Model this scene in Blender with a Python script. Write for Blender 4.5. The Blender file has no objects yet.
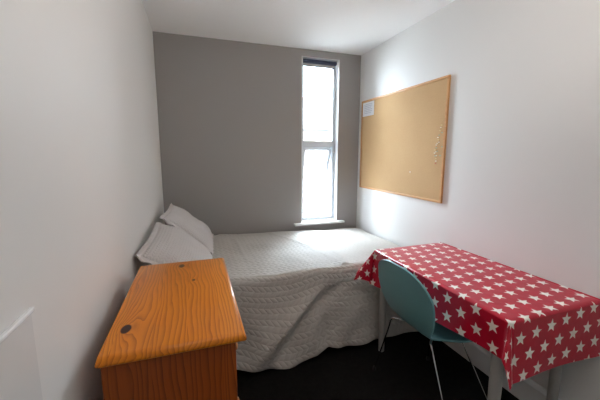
import bpy, bmesh, math, random
from mathutils import Vector, Matrix, noise
random.seed(7)
sc = bpy.context.scene
COL = sc.collection
PI = math.pi
W, D, H = 1.99, 3.048, 2.4      # room width, depth to window wall, ceiling height
YF = -0.75                      # wall behind the camera

# ------------------------------------------------------------------ materials
def new_mat(name):
    m = bpy.data.materials.new(name); m.use_nodes = True
    nt = m.node_tree; b = nt.nodes['Principled BSDF']
    return m, nt, b
def N(nt, t, **kw):
    n = nt.nodes.new(t)
    for k, v in kw.items():
        setattr(n, k, v)
    return n
def L(nt, a, b): nt.links.new(a, b)
def M(nt, op, a, b=None, c=None, clamp=False):
    n = nt.nodes.new('ShaderNodeMath'); n.operation = op; n.use_clamp = clamp
    for i, v in enumerate((a, b, c)):
        if v is None: continue
        if isinstance(v, (int, float)): n.inputs[i].default_value = v
        else: nt.links.new(v, n.inputs[i])
    return n.outputs[0]
def mix(nt, fac, a, b):
    n = nt.nodes.new('ShaderNodeMix'); n.data_type = 'RGBA'
    if isinstance(fac, (int, float)): n.inputs[0].default_value = fac
    else: nt.links.new(fac, n.inputs[0])
    for i, v in ((6, a), (7, b)):
        if isinstance(v, tuple): n.inputs[i].default_value = (*v, 1) if len(v) == 3 else v
        else: nt.links.new(v, n.inputs[i])
    return n.outputs[2]
def bump(nt, b, h, strength=.3, dist=.002):
    n = nt.nodes.new('ShaderNodeBump'); n.inputs['Strength'].default_value = strength
    n.inputs['Distance'].default_value = dist
    nt.links.new(h, n.inputs['Height']); nt.links.new(n.outputs[0], b.inputs['Normal'])
def noise_tex(nt, vec, scale, detail=3, rough=.5):
    n = nt.nodes.new('ShaderNodeTexNoise'); n.inputs['Scale'].default_value = scale
    n.inputs['Detail'].default_value = detail; n.inputs['Roughness'].default_value = rough
    if vec is not None: nt.links.new(vec, n.inputs['Vector'])
    return n.outputs[0]
def simple(name, col, rough=.5, metal=0, var=.06, scale=20, bmp=0, spec=.5, coat=0):
    m, nt, b = new_mat(name)
    tc = N(nt, 'ShaderNodeTexCoord')
    nz = noise_tex(nt, tc.outputs['Object'], scale)
    c1 = tuple(max(0, c * (1 - var)) for c in col); c2 = tuple(min(1, c * (1 + var)) for c in col)
    L(nt, mix(nt, nz, c1, c2), b.inputs['Base Color'])
    b.inputs['Roughness'].default_value = rough; b.inputs['Metallic'].default_value = metal
    b.inputs['Specular IOR Level'].default_value = spec
    b.inputs['Coat Weight'].default_value = coat
    if bmp: bump(nt, b, nz, bmp, .002)
    return m

def paint(name, col, rough=.6):
    m, nt, b = new_mat(name)
    g = N(nt, 'ShaderNodeNewGeometry')
    big = noise_tex(nt, g.outputs['Position'], 1.6, 2)
    fine = noise_tex(nt, g.outputs['Position'], 180, 2)
    c1 = tuple(c * .97 for c in col)
    L(nt, mix(nt, big, c1, col), b.inputs['Base Color'])
    b.inputs['Roughness'].default_value = rough
    bump(nt, b, fine, .12, .001)
    return m
WALL = paint('wall_paint_white', (.80, .785, .765), .5)
GREY = paint('wall_paint_grey', (.30, .285, .275), .55)
CEIL = paint('ceiling_paint', (.93, .93, .925), .7)
TRIM = paint('trim_gloss_white', (.82, .82, .82), .25)
UPVC = simple('upvc_white', (.66, .71, .75), .25, var=.01)

# carpet
def carpet():
    m, nt, b = new_mat('carpet_black')
    g = N(nt, 'ShaderNodeNewGeometry')
    n1 = noise_tex(nt, g.outputs['Position'], 260, 3, .7); n2 = noise_tex(nt, g.outputs['Position'], 30, 3)
    f = M(nt, 'MULTIPLY', n1, n2)
    L(nt, mix(nt, f, (.004, .004, .004), (.03, .027, .024)), b.inputs['Base Color'])
    b.inputs['Roughness'].default_value = .95; b.inputs['Specular IOR Level'].default_value = .1
    bump(nt, b, n1, .8, .006)
    return m
CARPET = carpet()

def pine(name, axis, knots=(), base=((.70, .225, .012), (.27, .052, .003)), rough=.28, board=.086, zplane=None):
    """varnished pine; grain runs along `axis` in world space. knots: (x, y, r)"""
    m, nt, b = new_mat(name)
    g = N(nt, 'ShaderNodeNewGeometry')
    s = N(nt, 'ShaderNodeSeparateXYZ'); L(nt, g.outputs['Position'], s.inputs[0])
    ax = {'x': 0, 'y': 1, 'z': 2}[axis]
    others = [i for i in range(3) if i != ax]
    A = s.outputs[ax]; B = s.outputs[others[0]]; C = s.outputs[others[1]]
    # glued boards
    bi = M(nt, 'FLOOR', M(nt, 'DIVIDE', M(nt, 'ADD', B, .012), board))
    off = M(nt, 'FRACT', M(nt, 'MULTIPLY', M(nt, 'SINE', M(nt, 'MULTIPLY', bi, 12.99)), 437.5))
    # knot distortion
    kd = None; km = None
    for (kx, ky, kr) in knots:
        dx = M(nt, 'SUBTRACT', B, kx); dy = M(nt, 'MULTIPLY', M(nt, 'SUBTRACT', A, ky), .55)
        d = M(nt, 'SQRT', M(nt, 'ADD', M(nt, 'MULTIPLY', dx, dx), M(nt, 'MULTIPLY', dy, dy)))
        e = M(nt, 'POWER', 2.718, M(nt, 'MULTIPLY', d, -1 / (kr * 2.2)))
        sgn = M(nt, 'MULTIPLY', e, kr * 2.2)
        kd = sgn if kd is None else M(nt, 'ADD', kd, sgn)
        mk = M(nt, 'SUBTRACT', 1, M(nt, 'DIVIDE', d, kr), clamp=True)
        km = mk if km is None else M(nt, 'MAXIMUM', km, mk)
    cv = N(nt, 'ShaderNodeCombineXYZ')
    L(nt, M(nt, 'ADD', B, M(nt, 'MULTIPLY', off, 3.)), cv.inputs[0])
    L(nt, M(nt, 'MULTIPLY', A, .16), cv.inputs[1]); L(nt, C, cv.inputs[2])
    wob = noise_tex(nt, cv.outputs[0], 9, 2, .45)
    wb2 = noise_tex(nt, cv.outputs[0], 30, 2, .5)
    coord = M(nt, 'ADD', M(nt, 'MULTIPLY', wob, .055), M(nt, 'MULTIPLY', wb2, .012))
    coord = M(nt, 'ADD', coord, M(nt, 'MULTIPLY', B, .55))
    if kd is not None: coord = M(nt, 'ADD', coord, kd)
    ph = M(nt, 'FRACT', M(nt, 'DIVIDE', M(nt, 'ADD', coord, off), .0074))
    ring = M(nt, 'POWER', ph, 2.4)                       # slow rise, sharp late-wood line
    fv = N(nt, 'ShaderNodeCombineXYZ'); L(nt, M(nt, 'MULTIPLY', B, 1.), fv.inputs[0]); L(nt, M(nt, 'MULTIPLY', A, .03), fv.inputs[1]); L(nt, C, fv.inputs[2])
    fib = noise_tex(nt, fv.outputs[0], 500, 2, .6)
    ring = M(nt, 'MULTIPLY', ring, M(nt, 'ADD', .45, M(nt, 'MULTIPLY', wb2, .8)), clamp=True)
    t = M(nt, 'ADD', M(nt, 'MULTIPLY', ring, .8), M(nt, 'MULTIPLY', M(nt, 'SUBTRACT', fib, .5), .25), clamp=True)
    col = mix(nt, t, base[0], base[1])
    tone = mix(nt, M(nt, 'MULTIPLY', off, .35), (1, 1, 1), (.80, .66, .5))
    mm = N(nt, 'ShaderNodeMix', data_type='RGBA', blend_type='MULTIPLY'); mm.inputs[0].default_value = 1
    L(nt, col, mm.inputs[6]); L(nt, tone, mm.inputs[7]); col = mm.outputs[2]
    if km is not None:
        col = mix(nt, M(nt, 'MULTIPLY', km, 5, clamp=True), col, (.045, .012, .006))
    L(nt, col, b.inputs['Base Color'])
    b.inputs['Roughness'].default_value = rough; b.inputs['Specular IOR Level'].default_value = .3
    b.inputs['Coat Weight'].default_value = .1; b.inputs['Coat Roughness'].default_value = .18
    bump(nt, b, t, .08, .001)
    return m
PINE_TOP = pine('pine_top', 'y', ((.091, .878, .014), (.215, 1.335, .012), (.262, 1.166, .006)))
PINE_V = pine('pine_upright', 'z', ((.30, .55, .014),), base=((.34, .075, .008), (.07, .010, .001)), rough=.35)
PINE_F = pine('pine_front', 'y', (), base=((.55, .19, .035), (.28, .08, .014)), rough=.35)
PINE_KNOB = simple('pine_knob', (.5, .2, .045), .3, var=.2, scale=60, coat=.4)
FRAME_W = pine('board_frame_oak', 'y', (), base=((.66, .37, .16), (.5, .25, .09)), rough=.45)

def cork():
    m, nt, b = new_mat('cork')
    g = N(nt, 'ShaderNodeNewGeometry')
    v = N(nt, 'ShaderNodeTexVoronoi'); v.inputs['Scale'].default_value = 300; L(nt, g.outputs['Position'], v.inputs['Vector'])
    n1 = noise_tex(nt, g.outputs['Position'], 140, 4, .7); n2 = noise_tex(nt, g.outputs['Position'], 4, 3)
    t = M(nt, 'ADD', M(nt, 'MULTIPLY', n1, .6), M(nt, 'MULTIPLY', n2, .4))
    c = mix(nt, t, (.48, .285, .125), (.65, .44, .225))
    L(nt, mix(nt, M(nt, 'MULTIPLY', v.outputs['Distance'], .25), c, (.4, .2, .08)), b.inputs['Base Color'])
    b.inputs['Roughness'].default_value = .9; bump(nt, b, n1, .3, .002)
    return m
CORK = cork()

def quilt_mat(name, col=(.55, .515, .475), row=.066, step=.038, dist=.005, strength=.85):
    """embossed braid: slanted leaves in rows that alternate direction; UV in metres"""
    m, nt, b = new_mat(name)
    uv = N(nt, 'ShaderNodeUVMap'); s = N(nt, 'ShaderNodeSeparateXYZ'); L(nt, uv.outputs[0], s.inputs[0])
    U, V = s.outputs[0], s.outputs[1]
    ph = M(nt, 'FRACT', M(nt, 'DIVIDE', V, row))                   # one braid per row
    tri = M(nt, 'ABSOLUTE', M(nt, 'SUBTRACT', ph, .5))             # 0 centre .5 edge
    lu = M(nt, 'FRACT', M(nt, 'ADD', M(nt, 'DIVIDE', U, step), M(nt, 'MULTIPLY', tri, 1.5)))
    leaf = M(nt, 'SINE', M(nt, 'MULTIPLY', lu, PI))
    half = M(nt, 'SINE', M(nt, 'MULTIPLY', M(nt, 'FRACT', M(nt, 'MULTIPLY', ph, 2)), PI))
    h = M(nt, 'MULTIPLY', M(nt, 'POWER', leaf, .6), M(nt, 'POWER', half, .5))
    fine = noise_tex(nt, uv.outputs[0], 900, 2)
    wr = noise_tex(nt, uv.outputs[0], 14, 3)
    hh = M(nt, 'ADD', M(nt, 'ADD', h, M(nt, 'MULTIPLY', fine, .12)), M(nt, 'MULTIPLY', wr, .8))
    L(nt, mix(nt, fine, tuple(c * .93 for c in col), col), b.inputs['Base Color'])
    b.inputs['Roughness'].default_value = .75; b.inputs['Sheen Weight'].default_value = .15
    b.inputs['Specular IOR Level'].default_value = .3
    bump(nt, b, hh, strength, dist)
    return m
QUILT = quilt_mat('bedspread_braid')
PILLOW = quilt_mat('pillow_braid', (.66, .62, .61), .030, .020, .0035, .9)
PLAIN = simple('plain_cotton', (.64, .60, .59), .8, var=.04, scale=300, bmp=.2)

def star_mat():
    m, nt, b = new_mat('oilcloth_red_stars')
    uv = N(nt, 'ShaderNodeUVMap'); s = N(nt, 'ShaderNodeSeparateXYZ'); L(nt, uv.outputs[0], s.inputs[0])
    U = M(nt, 'SUBTRACT', s.outputs[0], 1.492); V = M(nt, 'SUBTRACT', s.outputs[1], .968)
    ax, ay, bx, by = .0885, .0115, .0335, .0850
    det = ax * by - ay * bx
    m_ = M(nt, 'DIVIDE', M(nt, 'SUBTRACT', M(nt, 'MULTIPLY', U, by), M(nt, 'MULTIPLY', V, bx)), det)
    n_ = M(nt, 'DIVIDE', M(nt, 'SUBTRACT', M(nt, 'MULTIPLY', V, ax), M(nt, 'MULTIPLY', U, ay)), det)
    mr = M(nt, 'SUBTRACT', m_, M(nt, 'ROUND', m_)); nr = M(nt, 'SUBTRACT', n_, M(nt, 'ROUND', n_))
    px = M(nt, 'ADD', M(nt, 'MULTIPLY', mr, ax), M(nt, 'MULTIPLY', nr, bx))
    py = M(nt, 'ADD', M(nt, 'MULTIPLY', mr, ay), M(nt, 'MULTIPLY', nr, by))
    r = M(nt, 'SQRT', M(nt, 'ADD', M(nt, 'MULTIPLY', px, px), M(nt, 'MULTIPLY', py, py)))
    th = M(nt, 'SUBTRACT', M(nt, 'ARCTAN2', py, px), math.radians(84))
    seg = 2 * PI / 5
    f = M(nt, 'ABSOLUTE', M(nt, 'MULTIPLY', M(nt, 'SUBTRACT', M(nt, 'FRACT', M(nt, 'ADD', M(nt, 'DIVIDE', th, seg), 10.5)), .5), seg))
    qx = M(nt, 'MULTIPLY', r, M(nt, 'COSINE', f)); qy = M(nt, 'MULTIPLY', r, M(nt, 'SINE', f))
    R, ri = .0315, .0134
    ix, iy = ri * math.cos(PI / 5), ri * math.sin(PI / 5)
    ex, ey = ix - R, iy
    # inside when cross((ex,ey),(qx-R,qy)) > 0
    cr = M(nt, 'SUBTRACT', M(nt, 'MULTIPLY', qy, ex), M(nt, 'MULTIPLY', M(nt, 'SUBTRACT', qx, R), ey))
    ins = M(nt, 'MULTIPLY', M(nt, 'ADD', cr, .000004), 60000, clamp=True)
    nz = noise_tex(nt, uv.outputs[0], 25, 2)
    red = mix(nt, nz, (.43, .002, .020), (.49, .003, .028))
    L(nt, mix(nt, ins, red, (.84, .81, .74)), b.inputs['Base Color'])
    b.inputs['Roughness'].default_value = .28; b.inputs['Specular IOR Level'].default_value = .5
    b.inputs['Coat Weight'].default_value = .08; b.inputs['Coat Roughness'].default_value = .22
    wr = noise_tex(nt, uv.outputs[0], 9, 2)
    bump(nt, b, wr, .5, .006)
    # white backing
    g = N(nt, 'ShaderNodeNewGeometry')
    bk = N(nt, 'ShaderNodeBsdfPrincipled'); bk.inputs['Base Color'].default_value = (.8, .79, .76, 1); bk.inputs['Roughness'].default_value = .7
    ms = N(nt, 'ShaderNodeMixShader'); L(nt, g.outputs['Backfacing'], ms.inputs[0])
    L(nt, b.outputs[0], ms.inputs[1]); L(nt, bk.outputs[0], ms.inputs[2])
    L(nt, ms.outputs[0], nt.nodes['Material Output'].inputs[0])
    return m
STARS = star_mat()
TEAL = simple('chair_teal', (.14, .33, .36), .38, var=.03, scale=8, coat=.1)
CHROME = simple('chrome', (.75, .75, .74), .12, metal=1, var=.02)
BLACKP = simple('black_rubber', (.015, .015, .015), .5)
LEG = simple('leg_grey_paint', (.40, .39, .37), .35, var=.03)
TTOP = simple('table_laminate', (.62, .60, .56), .35, var=.03)
BLIND = simple('blind_navy', (.025, .033, .07), .6, var=.1, scale=60)
BLINDW = simple('blind_white', (.7, .7, .68), .5, var=.02)
METAL = simple('handle_grey', (.22, .22, .23), .35, metal=.6)
PAPER = simple('paper', (.86, .86, .88), .8, var=.02, scale=80)
INK = simple('ink', (.50, .50, .56), .8)
PINW = simple('pin_white', (.82, .8, .68), .3); PINR = simple('pin_red', (.5, .08, .04), .3)
PINY = simple('pin_yellow', (.72, .6, .28), .3); PING = simple('pin_green', (.3, .42, .3), .3)
MATTR = simple('mattress_ticking', (.5, .48, .46), .85, var=.08, scale=120)
DIVAN = simple('divan_fabric', (.05, .045, .045), .9, var=.1, scale=200)

def brick():
    m, nt, b = new_mat('outside_brick')
    g = N(nt, 'ShaderNodeNewGeometry')
    mp = N(nt, 'ShaderNodeMapping'); mp.inputs['Rotation'].default_value = (PI / 2, 0, 0); L(nt, g.outputs['Position'], mp.inputs[0])
    t = N(nt, 'ShaderNodeTexBrick'); t.inputs['Scale'].default_value = 4.4
    t.inputs['Color1'].default_value = (.13, .09, .075, 1); t.inputs['Color2'].default_value = (.115, .085, .07, 1); t.inputs['Mortar'].default_value = (.14, .13, .12, 1)
    L(nt, mp.outputs[0], t.inputs[0]); L(nt, t.outputs[0], b.inputs['Base Color']); b.inputs['Roughness'].default_value = .9
    return m
BRICK = brick()
SLATE = simple('outside_slate', (.08, .08, .085), .8, var=.2, scale=6)
OUTW = simple('outside_white_frame', (.6, .6, .6), .5)
OUTG = simple('outside_glass', (.02, .025, .03), .15)
GUT = simple('outside_gutter', (.01, .01, .01), .6)
ROAD = simple('outside_road', (.45, .45, .44), .9, var=.2, scale=3)

def glass():
    m, nt, b = new_mat('window_glass')
    tr = N(nt, 'ShaderNodeBsdfTransparent'); tr.inputs[0].default_value = (.95, .97, .97, 1)
    gl = N(nt, 'ShaderNodeBsdfGlossy'); gl.inputs['Roughness'].default_value = .02
    fr = N(nt, 'ShaderNodeFresnel'); fr.inputs[0].default_value = 1.45
    ms = N(nt, 'ShaderNodeMixShader'); L(nt, fr.outputs[0], ms.inputs[0]); L(nt, tr.outputs[0], ms.inputs[1]); L(nt, gl.outputs[0], ms.inputs[2])
    L(nt, ms.outputs[0], nt.nodes['Material Output'].inputs[0])
    return m
GLASS = glass()

# ------------------------------------------------------------------ mesh helpers
def box(bm, x0, x1, y0, y1, z0, z1, bev=0, seg=2):
    r = bmesh.ops.create_cube(bm, size=1)
    vs = r['verts']
    for v in vs:
        v.co = Vector((x0 + (v.co.x + .5) * (x1 - x0), y0 + (v.co.y + .5) * (y1 - y0), z0 + (v.co.z + .5) * (z1 - z0)))
    if bev:
        es = list({e for v in vs for e in v.link_edges})
        bmesh.ops.bevel(bm, geom=es, offset=bev, segments=seg, affect='EDGES', profile=.5)
def tube(bm, pts, rad, n=12, cap=True):
    """round tube along points; rad number or list"""
    pts = [Vector(p) for p in pts]; R = rad if isinstance(rad, (list, tuple)) else [rad] * len(pts)
    up = Vector((0, 0, 1)); rings = []
    prev = None
    for i, p in enumerate(pts):
        t = (pts[min(i + 1, len(pts) - 1)] - pts[max(i - 1, 0)]).normalized()
        if prev is None:
            a = t.cross(up)
            if a.length < 1e-3: a = t.cross(Vector((1, 0, 0)))
            a.normalize()
        else:
            a = (prev - t * prev.dot(t)).normalized()
        prev = a; bq = t.cross(a)
        rings.append([bm.verts.new(p + (a * math.cos(2 * PI * k / n) + bq * math.sin(2 * PI * k / n)) * R[i]) for k in range(n)])
    for r0, r1 in zip(rings, rings[1:]):
        for k in range(n): bm.faces.new((r0[k], r0[(k + 1) % n], r1[(k + 1) % n], r1[k]))
    if cap:
        bm.faces.new(rings[0][::-1]); bm.faces.new(rings[-1])
def lathe(bm, c, axis, prof, n=20):
    """prof: list of (distance along axis, radius)"""
    tube(bm, [Vector(c) + Vector(axis) * d for d, r in prof], [max(r, 1e-4) for d, r in prof], n)
def grid(bm, f, us, vs, uvf=None, closed=False):
    uvl = bm.loops.layers.uv.verify()
    V = [[bm.verts.new(f(u, v)) for v in vs] for u in us]
    for i in range(len(us) - 1):
        for j in range(len(vs) - 1):
            fc = bm.faces.new((V[i][j], V[i + 1][j], V[i + 1][j + 1], V[i][j + 1]))
            if uvf:
                for lp, (a, b2) in zip(fc.loops, ((us[i], vs[j]), (us[i + 1], vs[j]), (us[i + 1], vs[j + 1]), (us[i], vs[j + 1]))):
                    lp[uvl].uv = uvf(a, b2)
    return V
def lin(a, b, n): return [a + (b - a) * i / (n - 1) for i in range(n)]
def catmull(pts, per=6):
    P = [Vector(p) for p in pts]; out = []
    for i in range(len(P) - 1):
        p0 = P[max(i - 1, 0)]; p1 = P[i]; p2 = P[i + 1]; p3 = P[min(i + 2, len(P) - 1)]
        for k in range(per):
            t = k / per
            out.append(.5 * ((2 * p1) + (p2 - p0) * t + (2 * p0 - 5 * p1 + 4 * p2 - p3) * t * t + (3 * p1 - p0 - 3 * p2 + p3) * t ** 3))
    out.append(P[-1]); return out

def origin(o):
    v = Vector(o.location)
    return v + origin(o.parent) if o.parent else v
def obj(name, bm, mat, parent=None, smooth=False, loc=None, norm=True):
    """bm is in world coordinates; loc = where the object's origin goes when top-level"""
    if norm: bmesh.ops.recalc_face_normals(bm, faces=bm.faces)
    base = origin(parent) if parent else Vector(loc or (0, 0, 0))
    bmesh.ops.translate(bm, verts=bm.verts, vec=-base)
    me = bpy.data.meshes.new(name); bm.to_mesh(me); bm.free()
    me.materials.append(mat)
    if smooth: me.polygons.foreach_set('use_smooth', [True] * len(me.polygons))
    o = bpy.data.objects.new(name, me); COL.objects.link(o)
    if parent: o.parent = parent
    else: o.location = base
    return o
def soft(o, ang=40):
    o.data.polygons.foreach_set('use_smooth', [True] * len(o.data.polygons))
    try: o.data.set_sharp_from_angle(angle=math.radians(ang))
    except Exception: pass
    return o
def tag(o, label, cat, group=None, kind=None):
    o['label'] = label; o['category'] = cat
    if group: o['group'] = group
    if kind: o['kind'] = kind
    return o
def thing(name, label, cat, loc=(0, 0, 0), group=None):
    o = bpy.data.objects.new(name, None); COL.objects.link(o); o.location = loc; o.empty_display_size = .1
    return tag(o, label, cat, group)
def struct(o, label=None, cat=None):
    o['kind'] = 'structure'
    if label: o['label'] = label
    if cat: o['category'] = cat
    return o
def B(*a, **k):
    bm = bmesh.new(); box(bm, *a, **k); return bm

# ------------------------------------------------------------------ the room
WX0, WX1, WZ0, WZ1 = 1.332, 1.743, .644, 2.332
T = .165                                                       # window wall thickness
struct(obj('floor', B(-.1, W + .1, YF - .1, D + T, -.05, 0), CARPET), 'black short-pile carpet covering the bedroom floor', 'floor')
struct(obj('ceiling', B(-.1, W + .1, YF - .1, D + T, H, H + .06), CEIL), 'plain white painted ceiling above the whole room', 'ceiling')
struct(obj('wall_left', B(-.1, 0, YF - .1, D + T, 0, H), WALL), 'off-white painted wall on the left beside the pine chest', 'wall')
struct(obj('wall_right', B(W, W + .1, YF - .1, D + T, 0, H), WALL), 'off-white painted wall on the right behind the cork board', 'wall')
struct(obj('wall_front', B(0, W, YF - .1, YF, 0, H), WALL), 'off-white painted wall behind the viewpoint', 'wall')
bm = bmesh.new()
box(bm, 0, WX0, D, D + T, 0, H); box(bm, WX1, W, D, D + T, 0, H)
box(bm, WX0, WX1, D, D + T, 0, WZ0 - .012); box(bm, WX0, WX1, D, D + T, WZ1, H)
struct(obj('wall_back', bm, GREY), 'dark grey painted wall around the tall narrow window', 'wall')
# light plaster lining of the window reveal
bm = bmesh.new(); q = .004
box(bm, WX1 - q, WX1 + .0005, D + .001, D + T, WZ0, WZ1); box(bm, WX0 - .0005, WX0 + q, D + .001, D + T, WZ0, WZ1)
box(bm, WX0 + q, WX1 - q, D + .001, D + T, WZ1 - q, WZ1 + .0005)
struct(obj('trim_1', bm, TRIM), 'white painted lining of the window reveal', 'window reveal')
def skirting(name, pts_fn, label):
    bm = bmesh.new(); pts_fn(bm)
    struct(obj(name, bm, TRIM), label, 'skirting board')
def sk_right(bm):
    prof = [(W, 0), (W - .018, 0), (W - .018, .125), (W - .013, .137), (W - .006, .147), (W, .15)]
    a = [bm.verts.new((x, YF, z)) for x, z in prof]; b = [bm.verts.new((x, D, z)) for x, z in prof]
    for i in range(len(prof) - 1): bm.faces.new((a[i], a[i + 1], b[i + 1], b[i]))
def sk_left(bm):
    prof = [(0, 0), (.018, 0), (.018, .125), (.013, .137), (.006, .147), (0, .15)]
    a = [bm.verts.new((x, YF, z)) for x, z in prof]; b = [bm.verts.new((x, D, z)) for x, z in prof]
    for i in range(len(prof) - 1): bm.faces.new((a[i], a[i + 1], b[i + 1], b[i]))
skirting('baseboard_right', sk_right, 'white skirting board along the right wall under the table')
skirting('baseboard_left', sk_left, 'white skirting board along the left wall behind the chest')
skirting('baseboard_back', lambda bm: box(bm, .018, W - .018, D - .018, D, 0, .15, .004), 'white skirting board along the grey wall behind the bed')

# window: fixed light above, open top-hung sash below
YW = D + .072
FY0, FY1 = YW, YW + .065
win = bpy.data.objects.new('window_1', None); COL.objects.link(win); win.location = (WX0, YW, WZ0)
struct(win, 'tall narrow white-framed window with an open lower sash', 'window')
bm = bmesh.new(); fw = .042
ix0, ix1, iz0, iz1 = WX0 + q, WX1 - q, WZ0 + .014, WZ1 - q
TZ0, TZ1 = 1.455, 1.515
box(bm, ix0, ix0 + fw, FY0, FY1, iz0, iz1, .004); box(bm, ix1 - fw + .012, ix1, FY0, FY1, iz0, iz1, .004)
box(bm, ix0 + fw, ix1 - fw + .012, FY0, FY1, iz0, iz0 + .035, .004); box(bm, ix0 + fw, ix1 - fw + .012, FY0, FY1, iz1 - .045, iz1, .004)
box(bm, ix0 + fw, ix1 - fw + .012, FY0 - .004, FY1, TZ0, TZ1, .004)
obj('window_frame', bm, UPVC, win)
gx0, gx1 = ix0 + fw, ix1 - fw + .012
obj('glass_pane', B(gx0 - .004, gx1 + .004, FY0 + .03, FY0 + .034, TZ1 - .004, iz1 - .041), GLASS, win)
# open sash, hinged at its top edge, pushed outwards
sh = bpy.data.objects.new('window_sash', None); COL.objects.link(sh); sh.parent = win
sh.location = Vector((gx0, FY0 + .02, TZ0 - .004)) - win.location
ang = math.radians(13)
hw = gx1 - gx0; hh = TZ0 - .004 - (iz0 + .037)
def sash_local(*boxes, bev=.004):
    bm = bmesh.new()
    for b_ in boxes: box(bm, *b_, bev=bev)
    return bm
def add_sash(name, bm, mat):
    me = bpy.data.meshes.new(name); bm.to_mesh(me); bm.free(); me.materials.append(mat)
    o = bpy.data.objects.new(name, me); COL.objects.link(o); o.parent = sh
    return o
sw = .034
# tilt: rotate about x so that bottom goes outward (+y)
sh.rotation_euler = (ang, 0, 0)
add_sash('sash_frame', sash_local((.003, sw, 0, .045, -hh, 0), (hw - sw, hw - .003, 0, .045, -hh, 0), (sw, hw - sw, 0, .045, -hh, -hh + .045), (sw, hw - sw, 0, .045, -.036, 0)), UPVC)
add_sash('sash_glass', sash_local((sw - .004, hw - sw + .004, .02, .024, -hh + .04, -.032), bev=0), GLASS)
bmh = sash_local((hw * .36, hw * .46, -.016, 0, -hh + .008, -hh + .034), (hw * .395, hw * .425, -.03, -.014, -hh + .02, -hh + .13), bev=.004)
add_sash('handle', bmh, METAL)
bm = bmesh.new(); tube(bm, [(gx0 + .09, FY0 + .03, iz0 + .045), (gx0 + .16, FY0 + .10, iz0 + .06), (gx0 + .2, FY0 + .16, iz0 + .065)], .004, 8)
obj('restrictor_arm', bm, METAL, win)
bm = bmesh.new(); lathe(bm, (gx1 + .014, FY0, 1.40), (0, -1, 0), [(0, .011), (.010, .011), (.014, .007)], 14)
obj('frame_button', bm, TRIM, win)
# sill board
sl = struct(obj('trim_2', B(WX0 - .085, WX1 + .075, D - .052, D + .075, WZ0 - .012, WZ0 + .012, bev=.006), TRIM), 'white window sill board projecting over the bed', 'window sill')
# roller blind
bl = thing('roller_blind', 'navy roller blind rolled up at the top of the window', 'blind', (WX0 + .03, D + .03, 2.31))
bm = bmesh.new(); tube(bm, [(WX0 + .016, D + .036, 2.300), (WX1 - .022, D + .036, 2.300)], .020, 18); obj('blind_roll', bm, BLIND, bl, smooth=False); soft(bl.children[0])
bm = bmesh.new(); tube(bm, [(WX0 + .03, D + .05, 2.258), (WX1 - .036, D + .05, 2.258)], .0055, 10); obj('bottom_bar', bm, BLIND, bl)
obj('blind_fabric', B(WX0 + .03, WX1 - .036, D + .049, D + .051, 2.262, 2.30), BLINDW, bl)
for xx in (WX0 + .008, WX1 - .018):
    obj('bracket', B(xx, xx + .01, D + .015, D + .058, 2.272, 2.328, bev=.002), BLINDW, bl)
bm = bmesh.new(); tube(bm, [(WX1 - .012, D + .03, 2.28), (WX1 - .010, D + .03, 1.9), (WX1 - .010, D + .03, 1.42)], .0012, 6)
obj('pull_chain', bm, BLINDW, bl)

# ------------------------------------------------------------------ outside
GZ = -3.2; HY = 14.0
struct(obj('ground', B(-14, 26, 4, 30, GZ - .2, GZ), ROAD), 'grey road surface outside below the window', 'road')
hs = thing('terraced_house', 'pale sunlit brick house seen across the street through the window', 'house', (5.6, HY, GZ))
wins = [(5.45, 6.2, .95, 1.55), (4.2, 5.0, .95, 1.95), (7.3, 8.1, .95, 1.95), (5.4, 6.3, -2.2, -.6), (3.3, 4.1, -2.2, -.6), (7.6, 8.4, -2.2, -.6)]
bm = bmesh.new(); box(bm, 1.5, 12, HY, HY + 7, GZ, 2.48); obj('brick_wall', bm, BRICK, hs)
bm = bmesh.new()
a = [bm.verts.new(p) for p in ((1.3, HY - .3, 2.45), (12.2, HY - .3, 2.45), (12.2, HY + 3.5, 4.6), (1.3, HY + 3.5, 4.6), (12.2, HY + 7.3, 2.45), (1.3, HY + 7.3, 2.45))]
bm.faces.new((a[0], a[1], a[2], a[3])); bm.faces.new((a[3], a[2], a[4], a[5])); bm.faces.new((a[0], a[3], a[5])); bm.faces.new((a[1], a[4], a[2])); bm.faces.new((a[0], a[5], a[4], a[1]))
obj('roof', bm, SLATE, hs)
bm = bmesh.new(); tube(bm, [(1.3, HY - .34, 2.50), (12.2, HY - .34, 2.50)], .05, 8); obj('gutter', bm, GUT, hs)
obj('band_course', B(1.5, 12, HY - .06, HY + .01, .22, .30), GUT, hs)
for (x0, x1, z0, z1) in wins:
    w_ = obj('house_window', B(x0, x1, HY - .03, HY + .02, z0, z1), OUTW, hs)
    bm = bmesh.new(); mx = (x0 + x1) / 2; mz = (z0 + z1) / 2
    for aa, bb in ((x0 + .06, mx - .03), (mx + .03, x1 - .06)):
        box(bm, aa, bb, HY - .036, HY - .02, z0 + .06, mz - .03); box(bm, aa, bb, HY - .036, HY - .02, mz + .03, z1 - .06)
    obj('pane', bm, OUTG, w_)
obj('chimney', B(8.2, 9.2, HY + 3.1, HY + 3.9, 4.0, 5.9), BRICK, hs)

# ------------------------------------------------------------------ left wall panel
PANEL = simple('panel_offwhite', (.70, .69, .675), .4, var=.01)
pn = thing('wall_panel', 'flat white panel with a thin raised top lip fixed to the left wall', 'panel', (0, .42, .45))
obj('panel_face', B(.0005, .004, .10, .628, .16, 1.108, bev=.001), PANEL, pn)
obj('top_lip', B(.0005, .009, .10, .630, 1.106, 1.114, bev=.002), TRIM, pn)

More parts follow.
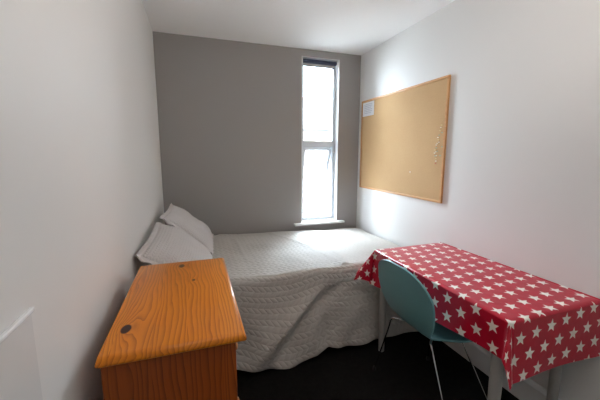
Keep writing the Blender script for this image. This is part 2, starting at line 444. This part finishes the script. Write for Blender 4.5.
# ------------------------------------------------------------------ cork board
BY0, BY1, BZ0, BZ1 = 1.787, 2.975, 1.022, 1.921
cb = thing('cork_board', 'large wood-framed cork pin board on the right wall', 'pin board', (W, (BY0 + BY1) / 2, BZ0))
obj('cork_sheet', B(W - .010, W - .0005, BY0 + .012, BY1 - .012, BZ0 + .012, BZ1 - .012), CORK, cb)
fr = .017
obj('frame_rail', B(W - .018, W - .0005, BY0, BY1, BZ0, BZ0 + fr, bev=.003), FRAME_W, cb)
obj('frame_rail', B(W - .018, W - .0005, BY0, BY1, BZ1 - fr, BZ1, bev=.003), FRAME_W, cb)
obj('frame_stile', B(W - .018, W - .0005, BY0, BY0 + fr, BZ0 + fr, BZ1 - fr, bev=.003), FRAME_W, cb)
obj('frame_stile', B(W - .018, W - .0005, BY1 - fr, BY1, BZ0 + fr, BZ1 - fr, bev=.003), FRAME_W, cb)
pt = thing('paper_note', 'small white printed sheet pinned at the top left of the cork board', 'paper', (W - .011, 2.88, 1.76))
obj('sheet', B(W - .0118, W - .0106, 2.745, 2.958, 1.762, 1.899), PAPER, pt)
bm = bmesh.new()
for k in range(6):
    box(bm, W - .0122, W - .0117, 2.775 + .02 * (k % 3 == 2), 2.93, 1.875 - k * .017, 1.879 - k * .017)
obj('printed_lines', bm, INK, pt)
XC = W - .010
def make_pin(loc, mat, name='push_pin'):
    bm = bmesh.new()
    lathe(bm, loc, (-1, 0, 0), [(0.0003, .0022), (.0015, .0040), (.0022, .0040), (.0035, .0022), (.006, .0022), (.0075, .0038), (.0085, .0036)], 12)
    return obj(name, bm, mat, None, smooth=True, loc=loc)
PINS = [(1.838, 1.569, 0), (1.842, 1.547, 1), (1.823, 1.532, 3), (1.859, 1.499, 0), (1.847, 1.464, 0), (1.870, 1.445, 0), (1.879, 1.409, 1),
        (1.883, 1.386, 0), (1.863, 1.368, 0), (1.865, 1.345, 1), (1.826, 1.368, 3), (1.813, 1.431, 3), (1.852, 1.482, 1), (1.868, 1.425, 3),
        (1.872, 1.395, 0), (1.856, 1.400, 3), (1.848, 1.515, 3), (1.876, 1.365, 3), (1.861, 1.455, 0), (1.832, 1.585, 1), (1.866, 1.328, 0)]
kinds = {0: ('white', PINW), 1: ('yellow', PINY), 3: ('green', PING)}
protos = {}
for (py_, pz_, k) in PINS:
    nm, mt = kinds[k]
    if k not in protos: p_ = protos[k] = make_pin((XC, py_, pz_), mt)
    else:
        p_ = protos[k].copy(); COL.objects.link(p_); p_.location = (XC, py_, pz_)
    tag(p_, 'tiny %s push pin in the cluster near the right edge of the cork board' % nm, 'push pin', '%s push pins clustered on the cork board' % nm)
tag(make_pin((XC, 1.867, 1.311), PINR), 'red push pin lowest in the cluster on the cork board', 'push pin')
tag(make_pin((XC, 2.149, 1.232), PINW), 'lone white push pin low in the middle of the cork board', 'push pin')

# ------------------------------------------------------------------ pine chest of drawers
CX0, CX1, CY0, CY1, CZ = .048, .394, .758, 1.401, .914
ch = thing('chest_of_drawers', 'orange varnished pine chest of drawers against the left wall', 'chest of drawers', (.21, 1.08, 0))
bx0, bx1, by0, by1 = .052, .368, CY0 + .022, CY1 - .022
bm = bmesh.new()
# top: moulded edge profile swept as stacked bevelled slabs
def slab_rings(bm, rings):
    R = []
    for (x0, x1, y0, y1, z) in rings:
        R.append([bm.verts.new(p) for p in ((x0, y0, z), (x1, y0, z), (x1, y1, z), (x0, y1, z))])
    bm.faces.new(R[0][::-1]); bm.faces.new(R[-1])
    for a_, b_ in zip(R, R[1:]):
        for k in range(4): bm.faces.new((a_[k], a_[(k + 1) % 4], b_[(k + 1) % 4], b_[k]))
ed = [(.010, -.026), (.004, -.0245), (.0005, -.020), (0, -.014), (.002, -.008), (.0055, -.0035), (.010, -.0010), (.0135, 0)]
slab_rings(bm, [(CX0 + min(e, .004), CX1 - e, CY0 + e, CY1 - e, CZ + z) for e, z in ed])
soft(obj('chest_top', bm, PINE_TOP, ch), 50)
obj('side_panel', B(bx0, bx1, by0, by0 + .018, .06, CZ - .026, bev=.0015), PINE_V, ch)
obj('side_panel', B(bx0, bx1, by1 - .018, by1, .06, CZ - .026, bev=.0015), PINE_V, ch)
obj('back_panel', B(bx0, bx0 + .006, by0 + .018, by1 - .018, .07, CZ - .026), PINE_V, ch)
obj('plinth', B(bx0, bx1 + .006, by0 - .004, by1 + .004, 0, .06, bev=.003), PINE_F, ch)
obj('bottom_board', B(bx0 + .006, bx1 - .02, by0 + .018, by1 - .018, .06, .075), PINE_F, ch)
zs = lin(.078, CZ - .034, 5)
for i in range(4):
    z0, z1 = zs[i] + .004, zs[i + 1] - .004
    d_ = obj('drawer', B(bx0 + .02, bx1 - .001, by0 + .021, by1 - .021, z0, z1, bev=.003), PINE_F, ch)
    obj('drawer_rail', B(bx1 - .03, bx1 - .003, by0 + .018, by1 - .018, zs[i] - .003, zs[i] + .003), PINE_V, ch)
    for ky in (by0 + .14, by1 - .14):
        bm = bmesh.new(); lathe(bm, (bx1 - .001, ky, (z0 + z1) / 2), (1, 0, 0), [(0, .008), (.006, .007), (.010, .013), (.016, .015), (.020, .012), (.0215, .004)], 18)
        obj('knob', bm, PINE_KNOB, d_, smooth=True)

# ------------------------------------------------------------------ bed
BEDY0, BEDY1 = 1.90, 3.02
bed = thing('bed', 'small double divan bed set across the room under the window', 'bed', (1.0, 2.46, 0))
obj('divan_base', B(.05, 1.90, BEDY0 + .02, BEDY1, .05, .34, bev=.02), DIVAN, bed)
obj('mattress', B(.04, 1.91, BEDY0 + .01, BEDY1, .34, .560, bev=.035, seg=4), MATTR, bed)
for lx in (.12, 1.82):
    for ly in (BEDY0 + .10, BEDY1 - .08):
        bm = bmesh.new(); lathe(bm, (lx, ly, 0), (0, 0, 1), [(0, .02), (.01, .025), (.05, .025)], 14)
        obj('leg', bm, BLACKP, bed)

def ss(a, b, t):
    t = max(0, min(1, (t - a) / (b - a))); return t * t * (3 - 2 * t)
def lerp(tab, x):
    if x <= tab[0][0]: return tab[0][1]
    for (x0, v0), (x1, v1) in zip(tab, tab[1:]):
        if x <= x1:
            t = (x - x0) / (x1 - x0); return v0 + (v1 - v0) * t
    return tab[-1][1]
HEM = [(0, .05), (.45, .07), (.525, .062), (.62, .030), (.72, .014), (.84, .012), (.92, .028), (1.0, .052), (1.09, .075), (1.18, .052), (1.30, .045), (1.45, .05), (1.6, .035), (1.78, .026), (1.95, .03)]
EDGE = [(0, 1.84), (.5, 1.825), (.9, 1.855), (1.35, 1.90), (1.95, 1.895)]
HEMY = [(0, 1.80), (.5, 1.79), (.8, 1.735), (1.0, 1.74), (1.1, 1.80), (1.4, 1.785), (1.6, 1.80), (1.95, 1.80)]
LT = 1.25; R0 = .045
def bedspread_pt(u, s):
    """u = x, s = distance from the wall edge over the top and down the front"""
    ye = lerp(EDGE, u); zt = .612 - .035 * ss(.4, 1.9, u)
    yb = D - .022
    top_len = yb - (ye + R0)
    nz = noise.noise(Vector((u * 3.1, s * 4.2, 1.3))) * .010 + noise.noise(Vector((u * 9, s * 7, 5.1))) * .004
    x = u
    if s < top_len:
        k = s
        y = yb - k
        z = zt + nz - .03 * math.exp(-k / .02)
        # soft wrinkles that fan from the front pinch up towards the window
        for (ax, ay, bx_, by_, wd, am) in ((1.28, 1.93, 1.10, 2.75, .030, .006), (1.30, 1.93, 1.42, 2.65, .022, .009), (.60, 2.8, .62, 2.15, .02, .008), (.48, 2.97, .85, 2.9, .022, .010), (.95, 2.95, 1.22, 2.35, .02, .008)):
            dx, dy = bx_ - ax, by_ - ay; l2 = dx * dx + dy * dy
            t = ((u - ax) * dx + (y - ay) * dy) / l2; tc = max(0, min(1, t))
            dd = math.hypot(u - ax - dx * tc, y - ay - dy * tc) + .006 * noise.noise(Vector((u * 8, y * 8, 0)))
            z += am * math.exp(-(dd / wd) ** 2) * (1 - .5 * tc)
        return Vector((x, y, z))
    k = s - top_len
    arc = R0 * PI / 2
    # lower part
    zh = lerp(HEM, u); yh = lerp(HEMY, u)
    if k < arc:
        th = k / R0
        y = ye + R0 - R0 * math.sin(th); z = zt + nz * (1 - th / 1.57) - R0 * (1 - math.cos(th))
        d = 0
    else:
        z0 = zt - R0; total = z0 - zh
        d = (k - arc) / max(total, .01)
        z = z0 - total * d
        y = ye + (yh - ye) * (d ** 1.1)
    amp = ss(0, .25, d if k >= arc else 0)
    # diagonal pleat falling left from the pinch, with a hollow on its right
    c = 1.25 - .64 * d - .08 * math.sin(d * 3)
    w = u - c
    ridge = .050 * ss(0, .5, d) * math.exp(-((w + .045) / .09) ** 2)
    hollow = .058 * (.1 + .9 * ss(0, .4, d)) * math.exp(-((w - .10) / .085) ** 2) * (1 - .4 * d) if k >= arc else 0
    sec = .030 * ss(.2, 1, d) * math.exp(-((u - (1.46 - .30 * d)) / .07) ** 2)
    low = .014 * math.sin(u * 9 + d * 2) * d + .010 * math.sin(u * 21 + 1.5 - d * 3) * d * d
    edge = .010 * noise.noise(Vector((u * 5, d * 3, 8)))
    y -= (ridge - hollow + sec + low + edge) * amp
    y = min(y, BEDY0 - .004) if z < .55 else y
    return Vector((x, y, max(z, .012)))
sN = 150; TOT_T = 1.165
bm = bmesh.new()
us = lin(.022, 1.962, 190)
uvl = bm.loops.layers.uv.verify()
def bs(u, t):
    ye = lerp(EDGE, u); top_len = (D - .022) - (ye + R0)
    full = top_len + R0 * PI / 2 + (.612 - .035 * ss(.4, 1.9, u) - R0 - lerp(HEM, u))
    return bedspread_pt(u, t * full)
Vg = grid(bm, bs, us, lin(0, 1, sN), lambda u, t: (u, t * 1.69))
spread = obj('bedspread', bm, QUILT, None, smooth=True, loc=(1.0, 2.4, .6))
tag(spread, 'pale grey quilted bedspread with braided stitching draped over the bed to the floor', 'bedspread')
md = spread.modifiers.new('thick', 'SOLIDIFY'); md.thickness = .008; md.offset = -1

def make_pillow(name, label, ctr, eu, ev, wu, wv, th, seed):
    """eu along the long side, ev up the short side; world unit vectors"""
    eu = Vector(eu).normalized(); ev = Vector(ev); ev = (ev - eu * ev.dot(eu)).normalized(); en = eu.cross(ev).normalized()
    root = thing(name, label, 'pillow', ctr)
    def shape(side):
        def f(a, b):
            # pinched-corner outline
            ea = abs(a); eb = abs(b)
            px = a * (1 - .07 * (1 - eb ** 2) * 0 - .055 * (1 - eb * eb) * ea ** 6)
            py = b * (1 - .075 * (1 - ea * ea) * eb ** 6)
            h = max(0., (1 - ea ** 2.6)) ** .55 * max(0., (1 - eb ** 2.6)) ** .55
            n_ = noise.noise(Vector((a * 2.2 + seed, b * 2.2, side))) * .016 + noise.noise(Vector((a * 6 + seed, b * 6, side))) * .003
            sag = -.012 * (1 - b) * .5 * (1 - ea)
            return Vector(ctr) + eu * (px * wu / 2) + ev * (py * wv / 2 + sag) + en * side * (th / 2 * h + n_ * h)
        return f
    bm = bmesh.new(); g = [math.sin(t * PI / 2) for t in lin(-1, 1, 41)]
    grid(bm, shape(1), g, g, lambda a, b: (a * wu / 2, b * wv / 2))
    grid(bm, shape(-1), g, g, lambda a, b: (a * wu / 2 + .3, b * wv / 2))
    bmesh.ops.remove_doubles(bm, verts=bm.verts, dist=.0008)
    obj('pillow_body', bm, PILLOW, root, smooth=True)
    # frilled edge
    bm = bmesh.new(); uvl = bm.loops.layers.uv.verify()
    f1 = shape(1); per = []
    M_ = 60
    for k in range(4 * M_):
        t = (k % M_) / M_ * 2 - 1; q_ = k // M_
        a, b = ((t, -1), (1, t), (-t, 1), (-1, -t))[q_]
        per.append((a, b))
    ringi, ringo, ringm = [], [], []
    for k, (a, b) in enumerate(per):
        p = f1(a * .985, b * .985); out = (eu * (a * abs(a) ** 4) + ev * (b * abs(b) ** 4))
        out = out.normalized() if out.length > 1e-6 else eu
        wv_ = math.sin(k * 2 * PI / 9.0 + seed) 
        ringi.append(bm.verts.new(Vector(ctr) + (p - Vector(ctr)) + en * 0))
        p2 = f1(a, b)
        ringm.append(bm.verts.new(p2 + out * .010 + en * wv_ * .003)); ringo.append(bm.verts.new(p2 + out * .021 + en * wv_ * .007))
    n = len(per)
    for k in range(n):
        k2 = (k + 1) % n
        bm.faces.new((ringi[k], ringi[k2], ringm[k2], ringm[k])); bm.faces.new((ringm[k], ringm[k2], ringo[k2], ringo[k]))
    fr_ = obj('frill', bm, PLAIN, root, smooth=True)
    m2 = fr_.modifiers.new('t', 'SOLIDIFY'); m2.thickness = .003; m2.offset = 0
    return root
def pillow_from(name, label, nt_, ft_, fb_, nb_, th, seed):
    nt_, ft_, fb_, nb_ = map(Vector, (nt_, ft_, fb_, nb_))
    c = (nt_ + ft_ + fb_ + nb_) / 4
    eu = ((ft_ - nt_) + (fb_ - nb_)) / 2; ev = ((nt_ - nb_) + (ft_ - fb_)) / 2
    return make_pillow(name, label, c, eu, ev, eu.length, ev.length, th, seed)
pillow_from('pillow', 'grey pillow leaning on the left wall directly behind the pine chest', (.035, 1.50, .90), (.040, 2.10, .93), (.37, 2.22, .675), (.33, 1.56, .665), .17, 1.7)
pillow_from('pillow', 'grey pillow in the far corner between the left wall and the grey wall', (.06, 2.26, .94), (.09, 2.78, .955), (.40, 2.80, .675), (.37, 2.26, .675), .125, 5.2)

# ------------------------------------------------------------------ table
TX0, TX1, TY0, TY1, TZ = 1.435, 1.985, .812, 1.768, .7270
tb = thing('table', 'small rectangular table under the red star oilcloth beside the right wall', 'table', (1.72, 1.295, 0))
obj('tabletop', B(TX0, TX1 - .004, TY0, TY1, TZ - .024, TZ, bev=.006, seg=3), TTOP, tb)
bm = bmesh.new()
box(bm, TX0 + .05, TX0 + .068, TY0 + .07, TY1 - .07, TZ - .084, TZ - .024); box(bm, TX1 - .068, TX1 - .05, TY0 + .07, TY1 - .07, TZ - .084, TZ - .024)
box(bm, TX0 + .05, TX1 - .05, TY0 + .052, TY0 + .07, TZ - .084, TZ - .024); box(bm, TX0 + .05, TX1 - .05, TY1 - .07, TY1 - .052, TZ - .084, TZ - .024)
obj('apron', bm, TTOP, tb)
for lx, ly in ((TX0 + .05, TY0 + .07), (TX1 - .055, TY0 + .10), (TX0 + .043, TY1 - .042), (TX1 - .055, TY1 - .05)):
    bm = bmesh.new(); lathe(bm, (lx, ly, 0), (0, 0, 1), [(0, .017), (.004, .020), (.25, .0235), (.55, .027), (TZ - .024, .029)], 20)
    soft(obj('leg', bm, LEG, tb))
# tablecloth
CU0, CV0, CV1 = TX0 - .175, TY0 - .265, TY1 + .20
ZC = TZ + .004
X0, Y0, Y1 = TX0 - .004, TY0 - .004, TY1 + .004
def hang(a, splay=.03, r=.010):
    if a <= 0: return 0, 0
    if a < r * PI / 2: return r * math.sin(a / r), r * (1 - math.cos(a / r))
    k = a - r * PI / 2
    return r + k * math.sin(splay), r + k * math.cos(splay)
def cloth(u, v):
    a = max(0, X0 - u) * (1 + .40 * max(0, min(1.2, (v - Y0) / (Y1 - Y0)))); b = max(0, Y0 - v); c = max(0, v - Y1)
    x, y, z = max(u, X0), min(max(v, Y0), Y1), ZC
    up = max(0, u - (W - .014))
    if up > 0:                       # curls up against the wall
        x = W - .014 + up * .6; z += up * .25 - .002
    w = .004 * noise.noise(Vector((u * 6, v * 6, 2)))
    if a == 0 and b == 0 and c == 0:
        z += .0012 * (1 + noise.noise(Vector((u * 7, v * 5, 0)))); return Vector((x, y, z))
    if b == 0 and c == 0:
        o, d = hang(a, .03); o += (a / .19) ** 2 * (.010 * math.sin(v * 11 + .8) + .006) + w * (a / .19)
        return Vector((x - o, y, z - d))
    if a == 0:
        e = b or c; o, d = hang(e, .03 if b else math.radians(23)); o += (e / .27) ** 2 * (.008 * math.sin(u * 10) + .004) * (1 if b else .3)
        x2 = min(x, W - .006)
        return Vector((x2, y - o if b else y + o, z - d))
    e = b or c
    r = math.hypot(a, e); ph = math.atan2(e, a); m2 = math.sin(2 * ph)
    r *= 1 - (.17 if b else .24) * m2
    # flat-pressed fold at the near corner, open flare at the far corner
    if b:
        tilt = math.radians(3 + 17 * m2); dx, dy = math.cos(ph), math.sin(ph)
        dx, dy = dx * 1.0, dy * .8
    else:
        sp_ = math.sin(ph); tilt = math.radians(3 + 20 * sp_ ** 2 + 20 * m2); dx, dy = math.cos(ph) * 1.0 + .4 * m2, sp_ * (.3 + .7 * sp_ ** 6)
    o, d = hang(r, tilt)
    sg = -1 if b else 1
    return Vector((x - o * dx, y + sg * o * dy, z - d))
bm = bmesh.new()
uu = sorted(set([round(t, 5) for t in lin(CU0, X0, 34) + lin(X0 - .018, X0, 10) + lin(X0, W - .014, 40) + lin(W - .014, W + .004, 4)]))
vv = sorted(set([round(t, 5) for t in lin(CV0, Y0, 44) + lin(Y0 - .018, Y0, 10) + lin(Y0, Y1, 60) + lin(Y1, CV1, 30) + lin(Y1, Y1 + .018, 8)]))
grid(bm, cloth, uu, vv, lambda u, v: (X0 - (X0 - u) * (1 + .40 * max(0, min(1.2, (v - Y0) / (Y1 - Y0)))) if u < X0 else u, v))
tc_ = obj('tablecloth', bm, STARS, None, smooth=True, loc=(1.72, 1.295, ZC), norm=False)
tag(tc_, 'red oilcloth printed with white stars covering the table', 'tablecloth')

# ------------------------------------------------------------------ chair
cy = 1.285
chair = thing('shell_chair', 'teal moulded shell chair with chrome legs tucked under the table', 'chair', (1.52, cy, 0))
prof = [  # x, z, half width, dish
    (1.268, .812, .060, .000), (1.270, .800, .118, .002), (1.275, .775, .168, .006), (1.283, .735, .205, .012), (1.292, .690, .222, .018),
    (1.302, .640, .226, .016), (1.314, .590, .219, .014), (1.328, .545, .204, .012), (1.343, .505, .182, .010), (1.362, .472, .158, .008),
    (1.390, .450, .146, .008), (1.430, .440, .154, .010), (1.480, .436, .178, .012), (1.540, .434, .203, .014), (1.610, .436, .213, .014),
    (1.680, .442, .207, .010), (1.730, .446, .188, .004), (1.765, .440, .155, .000), (1.785, .428, .105, .000), (1.790, .420, .055, .000)]
ps = catmull([Vector((p[0], p[1], p[2])) for p in prof], 4); pd = catmull([Vector((p[3], 0, 0)) for p in prof], 4)
bm = bmesh.new(); rows = []
NJ = 25
for i, p in enumerate(ps):
    a = ps[max(i - 1, 0)]; b = ps[min(i + 1, len(ps) - 1)]
    t = Vector((b.x - a.x, 0, b.y - a.y)).normalized(); nrm = Vector((-t.z, 0, t.x))  # points forward/up
    if nrm.x < 0 and p.y > .5: nrm = -nrm
    if nrm.z < 0 and p.y <= .5: nrm = -nrm
    row = []
    for j in range(NJ):
        k = j / (NJ - 1) * 2 - 1; k = math.sin(k * PI / 2)
        row.append(bm.verts.new(Vector((p.x, cy + p.z * k, p.y)) + nrm * (pd[i].x * k * k)))
    rows.append(row)
for r0, r1 in zip(rows, rows[1:]):
    for j in range(NJ - 1): bm.faces.new((r0[j], r0[j + 1], r1[j + 1], r1[j]))
shell = obj('seat_shell', bm, TEAL, chair, smooth=True)
md = shell.modifiers.new('t', 'SOLIDIFY'); md.thickness = .010; md.offset = 0
md = shell.modifiers.new('b', 'BEVEL'); md.width = .003; md.segments = 2; md.limit_method = 'ANGLE'; md.angle_limit = math.radians(50)
bm = bmesh.new(); lathe(bm, (1.545, cy, .395), (0, 0, 1), [(0, .055), (.004, .075), (.03, .078)], 24); obj('mounting_plate', bm, BLACKP, chair)
feet = [((1.418, 1.015), (1.405, 1.165)), ((1.34, 1.56), (1.375, 1.45)), ((1.735, cy - .245), (1.615, cy - .095)), ((1.735, cy + .245), (1.615, cy + .095))]
for (fx, fy), (hx, hy) in feet:
    bm = bmesh.new()
    pts = catmull([(1.545 + (hx - 1.545) * .3, cy + (hy - cy) * .3, .405), (hx + (1.545 - hx) * .12, hy + (cy - hy) * .12, .412), (hx + (fx - hx) * .06, hy + (fy - hy) * .06, .398), (hx + (fx - hx) * .22, hy + (fy - hy) * .22, .33), (fx, fy, .012)], 7)
    tube(bm, pts, .005, 12); lg = obj('leg', bm, CHROME, chair, smooth=True)
    bm = bmesh.new(); lathe(bm, (fx, fy, 0), (0, 0, 1), [(0, .009), (.003, .0105), (.022, .0095), (.024, .006)], 14); obj('foot_cap', bm, BLACKP, lg)

chair.location = (1.52 - .014, cy + .010, 0)

# ------------------------------------------------------------------ light
wd = bpy.data.worlds.new('sky'); sc.world = wd; wd.use_nodes = True
bg = wd.node_tree.nodes['Background']; bg.inputs[0].default_value = (.80, .90, 1.0, 1); nt_ = wd.node_tree
tcw = nt_.nodes.new('ShaderNodeTexCoord'); sxw = nt_.nodes.new('ShaderNodeSeparateXYZ'); nt_.links.new(tcw.outputs['Generated'], sxw.inputs[0])
mrw = nt_.nodes.new('ShaderNodeMapRange'); mrw.interpolation_type = 'SMOOTHSTEP'
for i_, v_ in ((1, .20), (2, .70), (3, 26.0), (4, 66.0)): mrw.inputs[i_].default_value = v_
nt_.links.new(sxw.outputs[2], mrw.inputs[0]); nt_.links.new(mrw.outputs[0], bg.inputs[1])   # overcast sky, brighter overhead
pl = bpy.data.lights.new('window_daylight_portal', 'AREA'); pl.shape = 'RECTANGLE'; pl.size = WX1 - WX0; pl.size_y = WZ1 - WZ0
try: pl.cycles.is_portal = True
except Exception: pass
po = bpy.data.objects.new('window_daylight_portal', pl); COL.objects.link(po)
po.location = ((WX0 + WX1) / 2, D + T + .02, (WZ0 + WZ1) / 2); po.rotation_euler = (-PI / 2, 0, 0)
# unseen fill light added to brighten the room by bounce off the ceiling
cl = bpy.data.lights.new('ceiling_fill', 'AREA'); cl.shape = 'DISK'; cl.size = .3; cl.energy = 10; cl.color = (1, .95, .90)
co = bpy.data.objects.new('ceiling_fill', cl); COL.objects.link(co); co.location = (1.05, .15, 1.75)
co.rotation_euler = Vector((-.1, .62, 1)).to_track_quat('-Z', 'Y').to_euler()

# bright hazy sun high over the roofs opposite
sn = bpy.data.lights.new('hazy_sun', 'SUN'); sn.energy = 8; sn.angle = math.radians(32); sn.color = (.70, .85, 1)
so = bpy.data.objects.new('hazy_sun', sn); COL.objects.link(so)
so.rotation_euler = Vector((-.34, -1, -.62)).to_track_quat('-Z', 'Y').to_euler()

# ------------------------------------------------------------------ camera
F_, YAW, PIT, ROL = 309.934, .3264, .1473, .0016
cam = bpy.data.cameras.new('camera'); cam.sensor_width = 36; cam.lens = F_ * 36 / 600; cam.clip_start = .02
co_ = bpy.data.objects.new('camera', cam); COL.objects.link(co_); sc.camera = co_
cyw, syw, cp, sp = math.cos(YAW), math.sin(YAW), math.cos(PIT), math.sin(PIT)
F0 = Vector((syw, cyw, 0)); Rr = Vector((cyw, -syw, 0)); Uu = Vector((0, 0, 1))
Fd = F0 * cp - Uu * sp; U2 = Uu * cp + F0 * sp
R3 = Rr * math.cos(ROL) + U2 * math.sin(ROL); U3 = -Rr * math.sin(ROL) + U2 * math.cos(ROL)
mt = Matrix((R3, U3, -Fd)).transposed().to_4x4(); mt.translation = (.2847, 0, 1.378)
co_.matrix_world = mt

sc.view_settings.view_transform = 'Standard'; sc.view_settings.look = 'None'
sc.view_settings.exposure = 0.2; sc.view_settings.gamma = 1; sc.view_settings.use_curve_mapping = False
sc.cycles.max_bounces = 10; sc.cycles.diffuse_bounces = 6; sc.cycles.transparent_max_bounces = 8
sc.cycles.use_denoising = True
